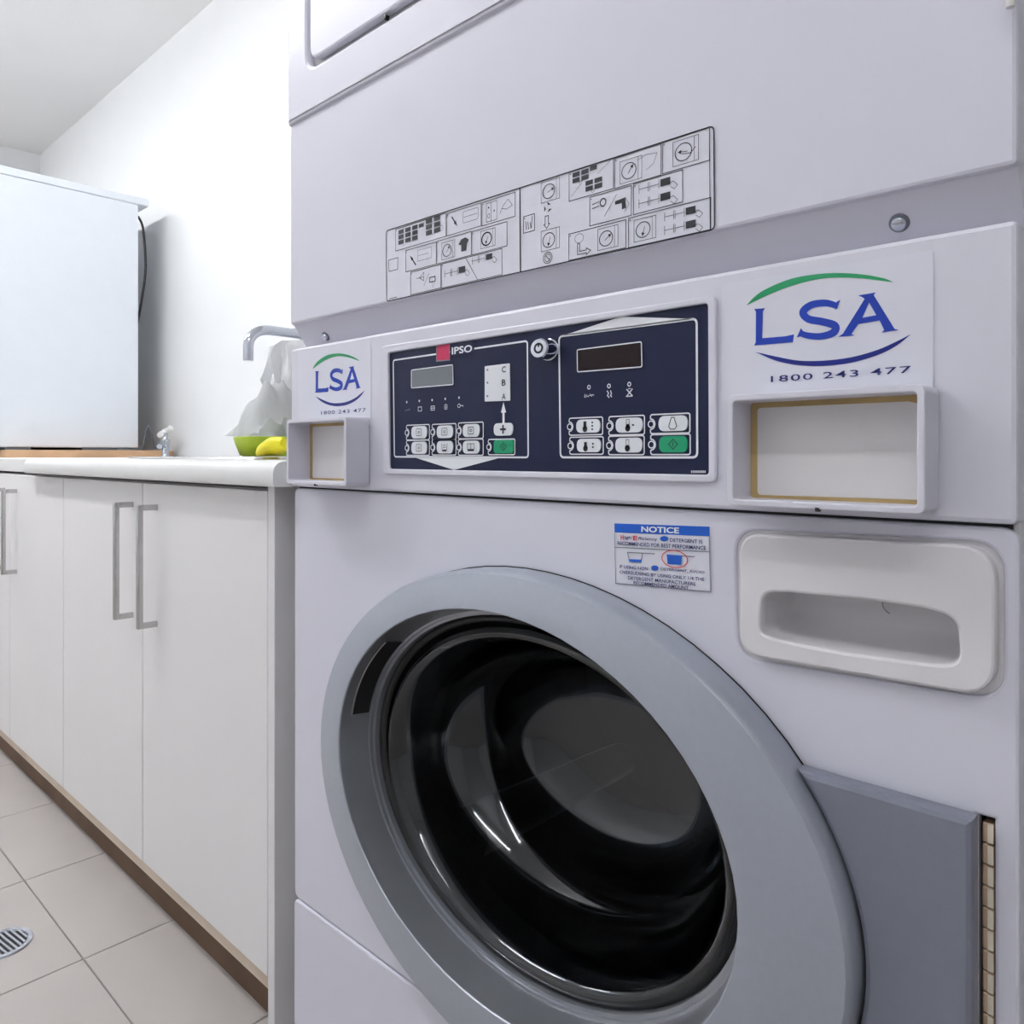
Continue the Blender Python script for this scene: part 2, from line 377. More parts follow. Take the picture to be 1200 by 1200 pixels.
# grip plate right of the ring
gx1 = fc(1140, 1000, -.016)[0]; gz1 = fc(1140, 962, -.016)[1]
aa = [math.radians(x) for x in range(-32, 40, 3)]
arc = [(OC[0]+.2895*math.cos(a), OC[1]+.2895*AS*math.sin(a)) for a in aa]
sa_ = (gz1-OC[1])/(.2895*AS); arc = [p for p in arc if p[1] < gz1-.004]+[(OC[0]+.2895*math.sqrt(1-sa_*sa_), gz1)]
loft('door_gap_shade', [ring3(OC, .275, -.002), ring3(OC, .2886, -.002)], 'rubber', door)  # black ring that paints the shadow in the gap round the door
plate('grip_plate', [[(gx1, arc[0][1]), (gx1, gz1)]+arc[::-1]], -.016, .015, 'silver_dark', door, bev=.0035)
# tan ribbed hinge strip in a dark slot
box('hinge_slot', hx0, hx1, .0125, .02, .335, hz1, 'rubber', mach)
pz = 0.0121
nseg = 15
zz = hz1-.004
for k in range(nseg):
    z1 = zz-k*pz; z0 = z1-pz+.0009
    bm = bmesh.new(); xm = hx0+(hx1-hx0)*.5
    add_box(bm, hx0+.0018, hx1-.0006, .002, .0122, z0, z1, bev=.0006, seg=1)
    o = link('hinge_segment', bm_mesh(bm, 'hinge_segment'), 'hinge_tan', mach)
    box('cream_edge', xm+.0004, hx1-.0008, .0012, .003, z0+.0004, z1-.0004, 'hinge_cream', o)
# --- console
cons = plate('console', [rpoly([(MX0, CB), (MX1, CB), (MX1, CT), (MX0, CT)], .004)], -.005, .05, 'console', mach, bev=.003)
box('panel_gap_shade', MX0+.004, MX1-.004, .004, .012, CB-.008, CB+.004, 'gap_shade', mach)  # dark strip standing in for the shadow line under the console
# --- dryer
plate('dryer_lower_panel', [rpoly([(MX0, DB), (MX1, DB), (MX1, DS+.006), (MX0, DS+.006)], .003)], -.006, .02, 'enamel', mach, bev=.0025)
bm = bmesh.new()
prof = [(-.0035, DB+.003), (.028, CT-.012), (.06, CT-.012), (.06, DB+.003)]
va = [bm.verts.new((MX0+.0008, y, z)) for y, z in prof]; vb = [bm.verts.new((MX1-.0008, y, z)) for y, z in prof]
for i in range(4): bm.faces.new((va[i], va[(i+1) % 4], vb[(i+1) % 4], vb[i]))
bm.faces.new(va); bm.faces.new(vb)
chin = link('dryer_chin', bm_mesh(bm, 'dryer_chin'), 'enamel', mach)
def screw(px_, py_, r):
    a = Vector((0, -.0035, DB+.003)); t = Vector((0, .0315, CT-.015-DB)); n = Vector((0, t.z, -t.y)).normalized()
    d = ray(px_, py_); p = CAM + d*((a-CAM).dot(n)/d.dot(n))
    so = tube('screw', [p-n*.004, p+n*.003, p+n*.004], [r, r, r*.8], 'chrome', chin, 18)
    tube('screw_collar', [p-n*.003, p+n*.001], [r*1.45, r*1.35], 'print_grey', chin, 18)
screw(382, 394, .0042); screw(1054, 261, .0044)
YD = -.0105
g_l, g_b = fc(359.5, 30, YD)[0], fc(430, 37.5, YD)[1]
GO = rpoly([(g_l, g_b), (MX1-.024, g_b), (MX1-.024, TOP-.08), (g_l, TOP-.08)], .022)
gw = .0075
GI = rpoly([(g_l+gw, g_b+gw), (MX1-.024-gw, g_b+gw), (MX1-.024-gw, TOP-.08-gw), (g_l+gw, TOP-.08-gw)], .018)
plate('dryer_front', [rpoly([(MX0, DS), (MX1, DS), (MX1, TOP), (MX0, TOP)], .004), GO], YD, .026, 'enamel', mach, bev=.005)
box('dryer_recess', g_l-.004, MX1-.02, -.001, .012, g_b-.004, TOP-.076, 'enamel_side', mach)
ddoor = plate('dryer_door', [GI], YD-.001, .010, 'enamel', mach, bev=.003)
bx_, bz_ = fc(451, 19, YD)
tube('door_bumper', [(bx_, YD+.004, g_b+.004), (bx_, YD-.001, g_b+.004)], .0028, 'rubber', ddoor, 10)
cx_, cz_ = fc(1186, -5, YD)
tube('edge_clip', [(cx_, YD-.004, cz_-.008), (cx_, YD-.005, cz_+.02)], .0022, 'cream', ddoor, 10)

# --- control panel on the console
YC = -.005
def cz(x, y): return (430+x*.35, 340+y*.35)
bez = plate('control_bezel', [rpoly(fcs([(449, 406), (841, 346.5), (841.5, 566), (452, 555.5)], YC), .006),
                              rpoly(fcs([(454.5, 413.5), (829, 355), (830, 556.5), (456, 549.5)], YC-.003), .003)], YC-.003, .004, 'console', mach, bev=.0012)
YP = YC-.0006
face = plate('control_face', [rpoly(fcs([(453, 412), (831, 353), (832, 558), (454, 551)], YC), .003)], YP, .002, 'navy', mach)
YI = YP-.0004
frm = Ink(YI)
def F(x, y): return fc(*cz(x, y), YI)
frm.line(rpoly([F(88, 235), F(537, 170), F(540, 560), F(92, 558)], .003), .0016, True)
frm.line(rpoly([F(643, 155), F(1104, 95), F(1106, 560), F(648, 560)], .004), .0017, True)
frm.build('frame_print', 'print_white', face)
tri = Ink(YI); tri.poly([F(165, 562), F(292, 602), F(440, 563)]); tri.build('arrow_print', 'print_white', face)
tri = Ink(YI); tri.poly([F(650, 154), F(850, 89), F(1098, 96)]); tri.build('arrow_print', 'print_white', face)
YJ = YI-.0003
# displays
for pts, m in (([(150, 268), (288, 250), (290, 316), (150, 328)], 'lcd'), ([(705, 200), (920, 173), (922, 257), (706, 274)], 'lcd_dark')):
    q = rpoly([F(*p) for p in pts], .0015)
    ds = plate('display', [q], YJ, .001, m, face)
    k = Ink(YJ-.0002); k.line(q, .0009, True); k.build('display_rim', 'print_white', ds)
# brand block
q = [F(234, 185), F(277, 178), F(278, 234), F(234, 238)]
rb = plate('brand_block', [q], YJ, .001, 'crimson', face)
k = Ink(YJ-.0002); k.line(q, .0011, True); k.build('block_rim', 'print_grey', rb)
k = Ink(YI-.0002); k.poly([F(279, 172), F(360, 160), F(360, 215), F(279, 222)]); k.build('lettering_field', 'navy', face)
a = F(285, 214); b = F(353, 182)
text('lettering', 'IPSO', a[0], F(285, 216)[1], b[0], F(285, 192)[1], YJ, 'print_white', face, bold=.02)
# pointer plate
q = rpoly([F(395, 255), F(478, 245), F(480, 370), F(395, 373)], .001)
ab = plate('letter_plate', [q], YJ, .001, 'print_white', face)
for ch, y0_, y1_ in (('C', 276, 255), ('B', 320, 299), ('A', 366, 346)):
    text('letter', ch, F(453, 0)[0], F(460, y0_)[1], F(466, 0)[0], F(460, y1_)[1], YJ-.0003, 'print_black', ab, bold=.015)
k = Ink(YJ-.0003)
for y_ in (267, 310, 355): k.disc(F(405, y_), .0012, .001)
k.build('faint_marks', 'print_grey', ab)
k = Ink(YJ); zt = F(458, 375)[1]; x_ = F(458, 400)[0]; zb = F(458, 446)[1]; zm = F(458, 410)[1]
k.poly([(x_, zt), (x_-.0032, zm), (x_-.0013, zm), (x_-.0013, zb), (x_+.0013, zb), (x_+.0013, zm), (x_+.0032, zm)]); k.build('pointer_arrow', 'print_white', face)
def pill(cx, cy, wpx, hpx, m, name='button', round_=.9, Y=YJ):
    x, z = F(cx, cy); xa = F(cx-wpx/2, cy)[0]; xb = F(cx+wpx/2, cy)[0]; za = F(cx, cy+hpx/2)[1]; zb = F(cx, cy-hpx/2)[1]
    r = min(xb-xa, zb-za)*.5*round_
    o = plate(name, [rpoly([(xa, za), (xb, za), (xb, zb), (xa, zb)], r)], Y-.0004, .0012, m, face, bev=.0002)
    return o, x, z, (xb-xa)/2, (zb-za)/2
def outline(xl, xr, yt, yb, cx):
    p = [F(xl, yt), F(xr, yt)]
    zt, zb = F(xl, yt)[1], F(xl, yb)[1]; zt = F(cx, yt)[1]; zb = F(cx, yb)[1]
    xa, xb = F(xl, yt)[0], F(xr, yt)[0]; zm = (zt+zb)/2; rr = (zt-zb)*.28
    pts = rpoly([(xa, zb), (xb, zb), (xb, zt), (xa, zt)], .0018, 4)
    notch = [(xa, zm+rr)]+[(xa+rr*math.sin(math.pi*t/6), zm+rr*math.cos(math.pi*t/6)) for t in range(7)]+[(xa, zm-rr)]
    ink = Ink(YJ); ink.line(pts+notch, .001, True); ink.build('button_outline', 'print_white', face)
    led = ellipse(xa+rr*.12, zm, rr*.62, rr*.62, 12); ink = Ink(YJ); ink.line(led, .0009, True); ink.build('button_light', 'print_white', face)
YK = YJ-.0007
for r_, row in enumerate(([(176, 476), (262, 474), (350, 470)], [(176, 528), (262, 526), (350, 526)])):
    for c_, (x, y) in enumerate(row):
        o, X, Z, hw, hh = pill(x, y, 52+c_*2, 41+c_, 'button')
        outline(x-43, x+34+c_*3, y-25-c_, y+25+c_, x)
        k = Ink(YK); s_ = hh*.55
        if r_ == 0 or c_ == 0:
            k.line(rpoly([(X-s_*1.15, Z-s_), (X+s_*1.15, Z-s_), (X+s_*1.15, Z+s_), (X-s_*1.15, Z+s_)], s_*.3, 3), .0006, True)
            k.circle((X, Z), s_*.45, s_*.35, .0006, 10)
        elif c_ == 1:
            k.line([(X-s_*1.2, Z+s_), (X-s_, Z-s_*.8), (X+s_, Z-s_*.8), (X+s_*1.2, Z+s_)], .0006); k.rect(X-s_*.4, Z-s_*.1, X+s_*.4, Z+s_*.7, .0005)
            k.rect(X-s_*.9, Z-s_*1.2, X+s_*.9, Z-s_*.8)
        else:
            k.line([(X-s_*1.4, Z+s_), (X-s_*1.4, Z-s_*.6), (X+s_*1.4, Z-s_*.6), (X+s_*1.4, Z+s_), (X-s_*1.4, Z+s_)], .0005); k.line([(X, Z+s_), (X, Z-s_*.6)], .0005); k.rect(X-s_*1.3, Z-s_*1.1, X+s_*1.3, Z-s_*.6)
        k.build('button_icon', 'print_black', face)
o, X, Z, hw, hh = pill(458, 466, 64, 42, 'button', 'plus_button')
k = Ink(YK); k.rect(X-hh*.65, Z-.0009, X+hh*.65, Z+.0009); k.rect(X-.0009, Z-hh*.7, X+.0009, Z+hh*.7); k.build('plus_mark', 'print_black', face)
o, X, Z, hw, hh = pill(459, 524, 66, 45, 'button_green', 'start_button', .55)
outline(407, 496, 499, 551, 458)
def diamond(X, Z, s):
    k = Ink(YK); k.line([(X-s, Z), (X, Z-s), (X+s, Z), (X, Z+s)], .0006, True); k.line([(X, Z-s*.5), (X, Z+s*.5)], .0006); k.build('start_mark', 'print_black', face)
diamond(X, Z, hh*.6)
for r_, row in enumerate(([(742, 455, 80, 45), (879, 452, 90, 50), (1026, 446, 97, 52)], [(744, 520, 80, 45), (878, 519, 90, 50), (1027, 516, 95, 55)])):
    for c_, (x, y, w_, h_) in enumerate(row):
        green = (r_ == 1 and c_ == 2)
        o, X, Z, hw, hh = pill(x, y, w_, h_, 'button_green' if green else 'button', 'start_button' if green else 'button', .85 if green else .95)
        outline(x-[64, 68, 76][c_], x+[48, 51, 56][c_], y-h_*.5-6, y+h_*.5+7, x)
        if green: diamond(X, Z, hh*.62); continue
        k = Ink(YK)
        if c_ == 2:
            k.line([(X-.0012, Z+hh*.75), (X-.0034, Z-hh*.4), (X-.0018, Z-hh*.75), (X+.0018, Z-hh*.75), (X+.0034, Z-hh*.4), (X+.0012, Z+hh*.75)], .0006, True)
        else:
            xo = X-.003 if c_ == 0 else X-.001
            k.disc((xo, Z-hh*.42), .0024, .0026)
            full = (c_ == 0)
            zt_ = Z+hh*(.7 if r_ == 0 else .5)
            if full: k.rect(xo-.0015, Z-hh*.4, xo+.0015, zt_)
            else:
                k.rect(xo-.0014, Z-hh*.4, xo+.0014, Z+hh*(.15 if r_ == 0 else -.1)); k.line([(xo-.0014, Z-hh*.1), (xo-.0014, Z+hh*.75), (xo+.0014, Z+hh*.75), (xo+.0014, Z-hh*.1)], .0004)
            if c_ == 0:
                for t in ((-1, 0, 1) if r_ == 0 else (-.5, .5)): k.disc((X+.0045, Z+t*hh*.5), .0009, .0008)
            elif r_ == 0: k.disc((X+.004, Z), .0011, .0007)
        k.build('button_icon', 'print_black', face)
for i, (x, y) in enumerate(((134, 375), (176, 371), (219, 368), (263, 364), (309, 360))):
    c = F(x, y); k = Ink(YJ); k.disc(c, .0011, .0012, 10); k.build('indicator', 'print_white', face)
    c = F(x+(2 if i < 4 else 0), y+27); k = Ink(YJ); a_, b_ = .0026, .002
    if i == 0: k.line([(c[0]-.004, c[1]-.0005), (c[0]-.001, c[1]+.0003), (c[0]+.001, c[1]), (c[0]+.004, c[1]+.0015)], .0005); k.line([(c[0]+.003, c[1]-.001), (c[0]+.004, c[1]+.001)], .0005)
    elif i == 1: k.rect(c[0]-a_, c[1]-b_, c[0]+a_, c[1]+b_, .0006)
    elif i == 2: k.rect(c[0]-a_, c[1]-b_, c[0]+a_, c[1]+b_, .0006); k.line([(c[0]-a_, c[1]), (c[0]+a_, c[1])], .0007)
    elif i == 3: k.line(rpoly([(c[0]-.0018, c[1]-.0022), (c[0]+.0018, c[1]-.0022), (c[0]+.0018, c[1]+.0022), (c[0]-.0018, c[1]+.0022)], .001, 3), .0006, True); k.rect(c[0]-.0005, c[1]-.001, c[0]+.0005, c[1]+.0007)
    else: k.circle(c, .0019, .0017, .0006, 12); k.line([(c[0]+.002, c[1]), (c[0]+.0055, c[1]), (c[0]+.0055, c[1]-.0012)], .0006)
    k.build('indicator_icon', 'print_white' if i else 'print_grey', face)
for i, (x, y) in enumerate(((744, 325), (811, 321), (879, 315))):
    c = F(x, y); k = Ink(YJ); k.circle(c, .0014, .0015, .0008, 12); k.build('indicator', 'print_white', face)
    c = F(x+1, y+28); k = Ink(YJ)
    if i == 0:
        for t in range(6): k.line([(c[0]-.0048+t*.0018, c[1]-.001+(t % 2)*.0008), (c[0]-.0042+t*.0018, c[1]+.0014-(t % 3)*.0006)], .0006)
        k.line([(c[0]-.005, c[1]-.0012), (c[0]+.0045, c[1]+.0006)], .0004)
    elif i == 1:
        k.line([(c[0]-.0022, c[1]+.003), (c[0]-.0006, c[1]+.001), (c[0]-.0018, c[1]-.0008), (c[0], c[1]-.0026)], .0009); k.line([(c[0]+.0012, c[1]+.003), (c[0]+.0022, c[1]+.0004), (c[0]+.0012, c[1]-.001), (c[0]+.0026, c[1]-.0022)], .0009)
    else:
        k.line([(c[0]-.0028, c[1]+.0028), (c[0]+.0028, c[1]-.0028)], .0009); k.line([(c[0]+.0028, c[1]+.0028), (c[0]-.0028, c[1]-.0028), (c[0]+.0028, c[1]-.0028)], .0009); k.line([(c[0]-.0012, c[1]+.003), (c[0]+.0012, c[1]+.003)], .0006)
    k.build('indicator_icon', 'print_white', face)
k = Ink(YJ)
for t in range(9):
    a = F(1086+t*5.6, 612); b = F(1086+t*5.6+3.6, 604); k.rect(a[0], a[1], b[0], b[1])
k.build('small_print', 'print_white', face)
# cam lock
lx, lz = fc(631, 408, -.020)
lockc = (lx, lz)
def lr(r, y, n=28): return [(lockc[0]+r*math.cos(2*math.pi*k_/n), y, lockc[1]+r*.86*math.sin(2*math.pi*k_/n)) for k_ in range(n)]
lock = loft('cam_lock', [lr(.0108, -.004), lr(.0108, -.007), lr(.0098, -.0075), lr(.0098, -.0185), lr(.0088, -.020), lr(.006, -.020)], 'chrome', mach, cap1=True, smooth=30)
k = Ink(-.0203); k.circle(lockc, .0042, .0037, .0016, 20); k.rect(lx-.0006, lz+.001, lx+.0006, lz+.0045); k.build('key_way', 'rubber', lock)

# --- LSA stickers
def lz_(x, y): return (820+x*.31667, 240+y*.31667)
def S(x, y): return fc(*lz_(x, y), YC)
LOGO_L = [(203, 386), (243, 383), (235, 394), (233, 494), (318, 487), (350, 480), (346, 509), (203, 521), (209, 510), (210, 396)]
LOGO_A = [(588, 336), (652, 325), (645, 335), (722, 460), (738, 463), (675, 473), (684, 464), (667, 428), (588, 442), (562, 479), (574, 484), (515, 489), (531, 478), (612, 349), (604, 343)]
LOGO_AH = [(628, 362), (655, 409), (602, 419)]
GREEN = [(175, 373), (200, 345), (240, 316), (320, 281), (400, 262), (500, 253), (600, 258), (680, 272), (718, 287), (670, 281), (600, 273), (500, 270), (420, 279), (330, 304), (250, 336)]
BLUE = [(208, 545), (280, 576), (360, 593), (450, 597), (560, 585), (660, 556), (730, 521), (781, 480), (740, 501), (660, 537), (560, 565), (460, 577), (370, 577), (290, 563)]
def round_arc(pts):
    n = pts.index(max(pts)); up = smooth_path([(x, y, 0) for x, y in pts[:n+1]], 4); dn = smooth_path([(x, y, 0) for x, y in pts[n:]+pts[:1]], 4)
    return [(p.x, p.y) for p in up[:-1]+dn[:-1]]
GREEN = round_arc(GREEN); BLUE = round_arc(BLUE)
SC = smooth_path([(513, 376, 13), (470, 364, 15), (415, 371, 16), (384, 398, 17), (404, 423, 17), (455, 433, 17), (502, 448, 18), (496, 473, 17), (450, 487, 15), (400, 484, 14), (371, 474, 13)], 5)
def s_poly():
    L, R = [], []
    for i, p in enumerate(SC):
        a = SC[max(0, i-1)]; b = SC[min(len(SC)-1, i+1)]
        d = Vector((b.x-a.x, b.y-a.y)).normalized(); n_ = Vector((-d.y, d.x)); ww = p.z*.82
        L.append((p.x+n_.x*ww, p.y+n_.y*ww)); R.append((p.x-n_.x*ww, p.y-n_.y*ww))
    return L+R[::-1]
LOGO_S = s_poly()
SERIF = [[(503, 392), (523, 353), (513, 357), (503, 366)], [(361, 492), (377, 457), (386, 470), (384, 482), (372, 488)]]
def logo(parent, tf, Y, phone_box):
    def T(pts): return [tf(*S(*p)) for p in pts]
    plate('letter', [T(LOGO_L)], Y, .0003, 'logo_blue', parent)
    o = Ink(Y); o.poly(T(LOGO_S)); so = o.build('letter', 'logo_blue', parent)
    for i_, s_ in enumerate(SERIF):
        o = Ink(Y-.0002); o.poly(T(s_)); o.build('letter_serif', 'logo_blue', parent)
    plate('letter', [T(LOGO_A), T(LOGO_AH)], Y, .0003, 'logo_blue', parent)
    plate('green_swoosh', [T(GREEN)], Y, .0003, 'logo_green', parent)
    plate('blue_swoosh', [T(BLUE)], Y, .0003, 'logo_navy', parent)
    x0, z0, x1, z1 = phone_box
    text('phone_number', '1800 243 477', x0, z0, x1, z1, Y, 'print_navy', parent, bold=.004, track=1.15)
st = plate('logo_sticker', [rpoly(fcs([(846, 334), (1094, 293), (1094, 470), (846, 470)], YC), .002)], YC-.0005, .0008, 'label', mach)
a0 = S(265, 657); a1 = S(784, 625)
logo(st, lambda x, z: (x, z), YC-.0008, (a0[0], S(265, 657)[1], a1[0], S(265, 634)[1]))
st2 = plate('logo_sticker', [rpoly(fcs([(350, 410.5), (435, 397), (435, 500), (350, 500)], YC), .002)], YC-.0005, .0008, 'label', mach)
def s2(x, y): return fc(330+x*.175, 370+y*.175, YC)
bxs = S(203, 0)[0], S(738, 0)[0]; sxs = s2(228, 400)[0], s2(535, 400)[0]
bzs = S(208, 521)[1], S(648, 326)[1]; szs = s2(228, 516)[1], s2(475, 340)[1]
def tf2(x, z): return (sxs[0]+(x-bxs[0])/(bxs[1]-bxs[0])*(sxs[1]-sxs[0]), szs[0]+(z-bzs[0])/(bzs[1]-bzs[0])*(szs[1]-szs[0]))
pa = s2(285, 660); pb = s2(565, 640)
logo(st2, tf2, YC-.0008, (s2(268, 660)[0], s2(290, 662)[1], s2(568, 640)[0], s2(290, 638)[1]))

# --- coin boxes
def coin_box(ftl, fbr, Yf, back_px_y, glue_w):
    x0, z1 = fc(*ftl, Yf); x1, z0 = fc(*fbr, Yf)
    t = .0042
    o = plate('coin_box', [rpoly([(x0, z0), (x1, z0), (x1, z1), (x0, z1)], .005),
                           rpoly([(x0+t, z0+t), (x1-t, z0+t), (x1-t, z1-t), (x0+t, z1-t)], .003)], Yf, -.006-Yf, 'console', mach, bev=.0008)
    box('back_plate', x0+.001, x1-.001, -.0066, -.0056, z0+.001, z1-.001, 'cream', o)
    gwx = glue_w
    g = plate('glue_stain', [rpoly([(x0+t-.001, z0+t-.001), (x1-t+.001, z0+t-.001), (x1-t+.001, z1-t+.001), (x0+t-.001, z1-t+.001)], .002),
              rpoly([(x0+t+gwx, z0+t+gwx*.45), (x1-t-gwx*.35, z0+t+gwx*.6), (x1-t-gwx*.35, z1-t-gwx*1.5), (x1-t-gwx*2.6, z1-t-gwx*.8), (x0+t+gwx, z1-t-gwx*.8)], .003)], -.0075, .001, 'glue', o)
    zm = (x0+x1)/2
    box('seam_clip', zm-.0012, zm+.0012, Yf-.0004, Yf+.003, z0-.0012, z0+.0012, 'rubber', o)
    return o
coin_box((851.7, 463), (1084, 603.5), -.033, 0, .0045)
coin_box((335.5, 492), (405.5, 570), -.036, 0, .0042)
x, z = fc(422.5, 528, -.02)

# --- NOTICE label on washer front
Yn = -.0005
nz = zoomed(710, 600, .10833)
def N(x, y): return fc(*nz(x, y), Yn)
nl = plate('notice_label', [[N(95, 122), N(1122, 158), N(1138, 865), N(112, 772)]], -.0006, .0008, 'label', mach)
plate('notice_header', [[N(95, 122), N(1122, 158), N(1122, 262), N(97, 220)]], -.0009, .0004, 'notice_blue', nl)
Yn2 = -.0012
na, nb = N(95, 122), N(1122, 158); NS = (nb[1]-na[1])/(nb[0]-na[0])
text('notice_lettering', 'NOTICE', N(388, 0)[0], N(388, 215)[1], N(797, 0)[0], N(388, 152)[1], Yn2, 'print_white', nl, bold=.03, slope=NS)
k = Ink(Yn2+.0001); k.line([N(98, 225), N(112, 770), N(1136, 862), N(1122, 262)], .0006); k.line([N(102, 380), N(1125, 430)], .0007); k.build('notice_rule', 'print_grey', nl)
def ntext(body, x0, x1, yb, yt, m='print_navy', b_=.012):
    text('notice_text', body, N(x0, 0)[0], N(x0, yb)[1], N(x1, 0)[0], N(x0, yt)[1], Yn2, m, nl, bold=b_, slope=NS)
ntext('H', 165, 200, 300, 248, 'red', .03); ntext('igh', 208, 278, 300, 258); ntext('E', 300, 345, 306, 254, 'red', .03); ntext('fficiency', 355, 560, 310, 268)
ntext('DETERGENT IS', 700, 1048, 322, 282); ntext('RECOMMENDED FOR BEST PERFORMANCE', 132, 1088, 355, 315)
ntext('IF USING NON', 155, 460, 605, 570); ntext('DETERGENT, AVOID', 600, 1072, 632, 600)
ntext('OVERSUDSING BY USING ONLY 1/4 THE', 155, 1070, 665, 630); ntext('DETERGENT MANUFACTURERS', 245, 975, 728, 692); ntext('RECOMMENDED AMOUNT', 305, 900, 780, 745)
k = Ink(Yn2); k.poly([N(588, 290), N(600, 268), N(635, 258), N(672, 268), N(686, 290), N(665, 312), N(635, 318), N(605, 310)]); k.poly([N(496, 590), N(520, 577), N(560, 580), N(576, 600), N(565, 630), N(530, 636), N(500, 625)]); k.build('efficiency_badge', 'notice_blue', nl)
k = Ink(Yn2); k.line([N(535, 452), N(240, 436), N(262, 535), N(385, 545), N(402, 447)], .0007); k.line([N(828, 474), N(968, 482)], .0007); k.build('cup_outline', 'print_grey', nl)
k = Ink(Yn2-.0001); k.poly([N(255, 508), N(394, 515), N(386, 544), N(262, 536)]); k.poly([N(664, 458), N(830, 470), N(820, 570), N(674, 562)]); k.build('cup_filling', 'notice_blue', nl)
k = Ink(Yn2-.0002); c_ = N(750, 507); rx_ = (N(890, 0)[0]-N(612, 0)[0])/2; k.circle(c_, rx_, (N(750, 415)[1]-N(750, 600)[1])/2, .0007, 28); k.build('warning_ring', 'red', nl)

# --- instruction label on the dryer
Yl = -.0065
gz = zoomed(430, 130, .35)
def D(x, y): return fc(*gz(x, y), Yl)
il = plate('instruction_label', [rpoly([D(65, 402), D(1162, 50), D(1165, 397), D(67, 638)], .004)], Yl, .0008, 'label', mach)
Yq = Yl-.0004
k = Ink(Yq); k.line(rpoly([D(65, 402), D(1162, 50), D(1165, 397), D(67, 638)], .004), .0011, True); k.line([D(513, 258), D(515, 538)], .0014)
k.line([D(1148, 62), D(1150, 395)], .0006); k.line([D(75, 630), D(102, 623)], .0007); k.build('label_border', 'print_black', il)
def machine_icon(k, c, s, ang):
    k.rect(c[0]-s*1.1, c[1]-s, c[0]+s*1.3, c[1]+s*1.05, .0004)
    k.circle((c[0]-s*.1, c[1]), s*.78, s*.72, .0007, 20)
    k.line([(c[0]+s*.9, c[1]-s), (c[0]+s*.9, c[1]+s*1.05)], .0003)
    ca, sa = math.cos(ang), math.sin(ang); p = (c[0]+ca*s*.3, c[1]+sa*s*.3)
    k.poly([(p[0]+ca*s*.35, p[1]+sa*s*.35), (p[0]-sa*s*.18, p[1]+ca*s*.18), (p[0]+sa*s*.18, p[1]-ca*s*.18)])
    k.line([(c[0]-ca*s*.3, c[1]-sa*s*.3), p], .0005)
def blocks(k, x, z, n, s, rows=1, dx=1.25, up=.0):
    for i in range(n):
        for r_ in range(rows):
            zz_ = z-r_*s*.62+i*up; k.rect(x+i*s*dx, zz_, x+i*s*dx+s, zz_+s*.5)
def cells(k, x, z, s):
    for i in range(2):
        k.line([(x+i*s*1.1, z), (x+i*s*1.1, z+s*.8)], .0004); k.line([(x+i*s*1.1, z+s*.4), (x+i*s*1.1+s, z+s*.4)], .0004); k.line([(x+i*s*1.1+s*.95, z), (x+i*s*1.1+s*.95, z+s*.8)], .0004)
    k.rect(x+2.2*s, z+s*.1, x+3.2*s, z+s*.75)
    k.line([(x+2.9*s, z+s*.2), (x+3.5*s, z+s*.3), (x+3.9*s, z-s*.1), (x+3.6*s, z-s*.4), (x+3.2*s, z-s*.1)], .0004)
def arrow(k, a, b, w_):
    a = Vector(a); b = Vector(b); d = (b-a); l = d.length; d.normalize(); n_ = Vector((-d.y, d.x))
    k.poly([tuple(q) for q in (a+n_*w_*.4, a+d*l*.55+n_*w_*.4, a+d*l*.55+n_*w_, b, a+d*l*.55-n_*w_, a+d*l*.55-n_*w_*.4, a-n_*w_*.4)])
def pict(tl, br):
    x0, z1 = D(*tl); x1, z0 = D(*br); k = Ink(Yq); k.rect(x0, z0, x1, z1, .0006); k.rect(x0+.001, z1-.0024, x0+.0018, z1-.0012)
    return k, x0, z0, x1, z1, x1-x0, z1-z0
def fin(k): k.build('pictogram', 'print_black', il)
k, x0, z0, x1, z1, W, H = pict((97, 397), (265, 420)); blocks(k, x0+W*.06, z0+H*.72, 3, W*.11, 3, 1.3); blocks(k, x0+W*.48, z0+H*.72, 1, W*.1, 1); blocks(k, x0+W*.62, z0+H*.8, 2, W*.12, 3, 1.3); k.circle((x0+W*.9, z0+H*.42), W*.05, H*.12, .0003); fin(k)
k, x0, z0, x1, z1, W, H = pict((268, 345), (383, 385)); arrow(k, (x0+W*.15, z0+H*.8), (x0+W*.32, z0+H*.3), .0018); k.line(rpoly([(x0+W*.48, z0+H*.35), (x0+W*.92, z0+H*.35), (x0+W*.92, z0+H*.85), (x0+W*.48, z0+H*.85)], .002, 3), .0004, True); k.line([(x0+W*.5, z0+H*.6), (x0+W*.9, z0+H*.6)], .0004); fin(k)
k, x0, z0, x1, z1, W, H = pict((386, 308), (497, 353)); k.rect(x0+W*.14, z0+H*.1, x0+W*.28, z0+H*.9, .0005); k.rect(x0+W*.28, z0+H*.1, x0+W*.46, z0+H*.9, .0004); k.disc((x0+W*.21, z0+H*.7), .0009, .0009); k.disc((x0+W*.38, z0+H*.5), .0008, .0008); k.circle((x0+W*.21, z0+H*.35), .0014, .002, .0004, 10); k.line([(x0+W*.55, z0+H*.3), (x0+W*.65, z0+H*.6), (x0+W*.8, z0+H*.8), (x0+W*.92, z0+H*.5), (x0+W*.75, z0+H*.4), (x0+W*.6, z0+H*.5)], .0004); fin(k)
k, x0, z0, x1, z1, W, H = pict((131, 468), (233, 513)); arrow(k, (x0+W*.34, z0+H*.2), (x0+W*.14, z0+H*.72), .0016); k.rect(x0+W*.4, z0+H*.35, x0+W*.85, z0+H*.85, .0003); k.line([(x0+W*.42, z0+H*.6), (x0+W*.75, z0+H*.6)], .0003); fin(k)
k, x0, z0, x1, z1, W, H = pict((235, 437), (350, 483)); machine_icon(k, (x0+W*.32, z0+H*.48), H*.36, .9)
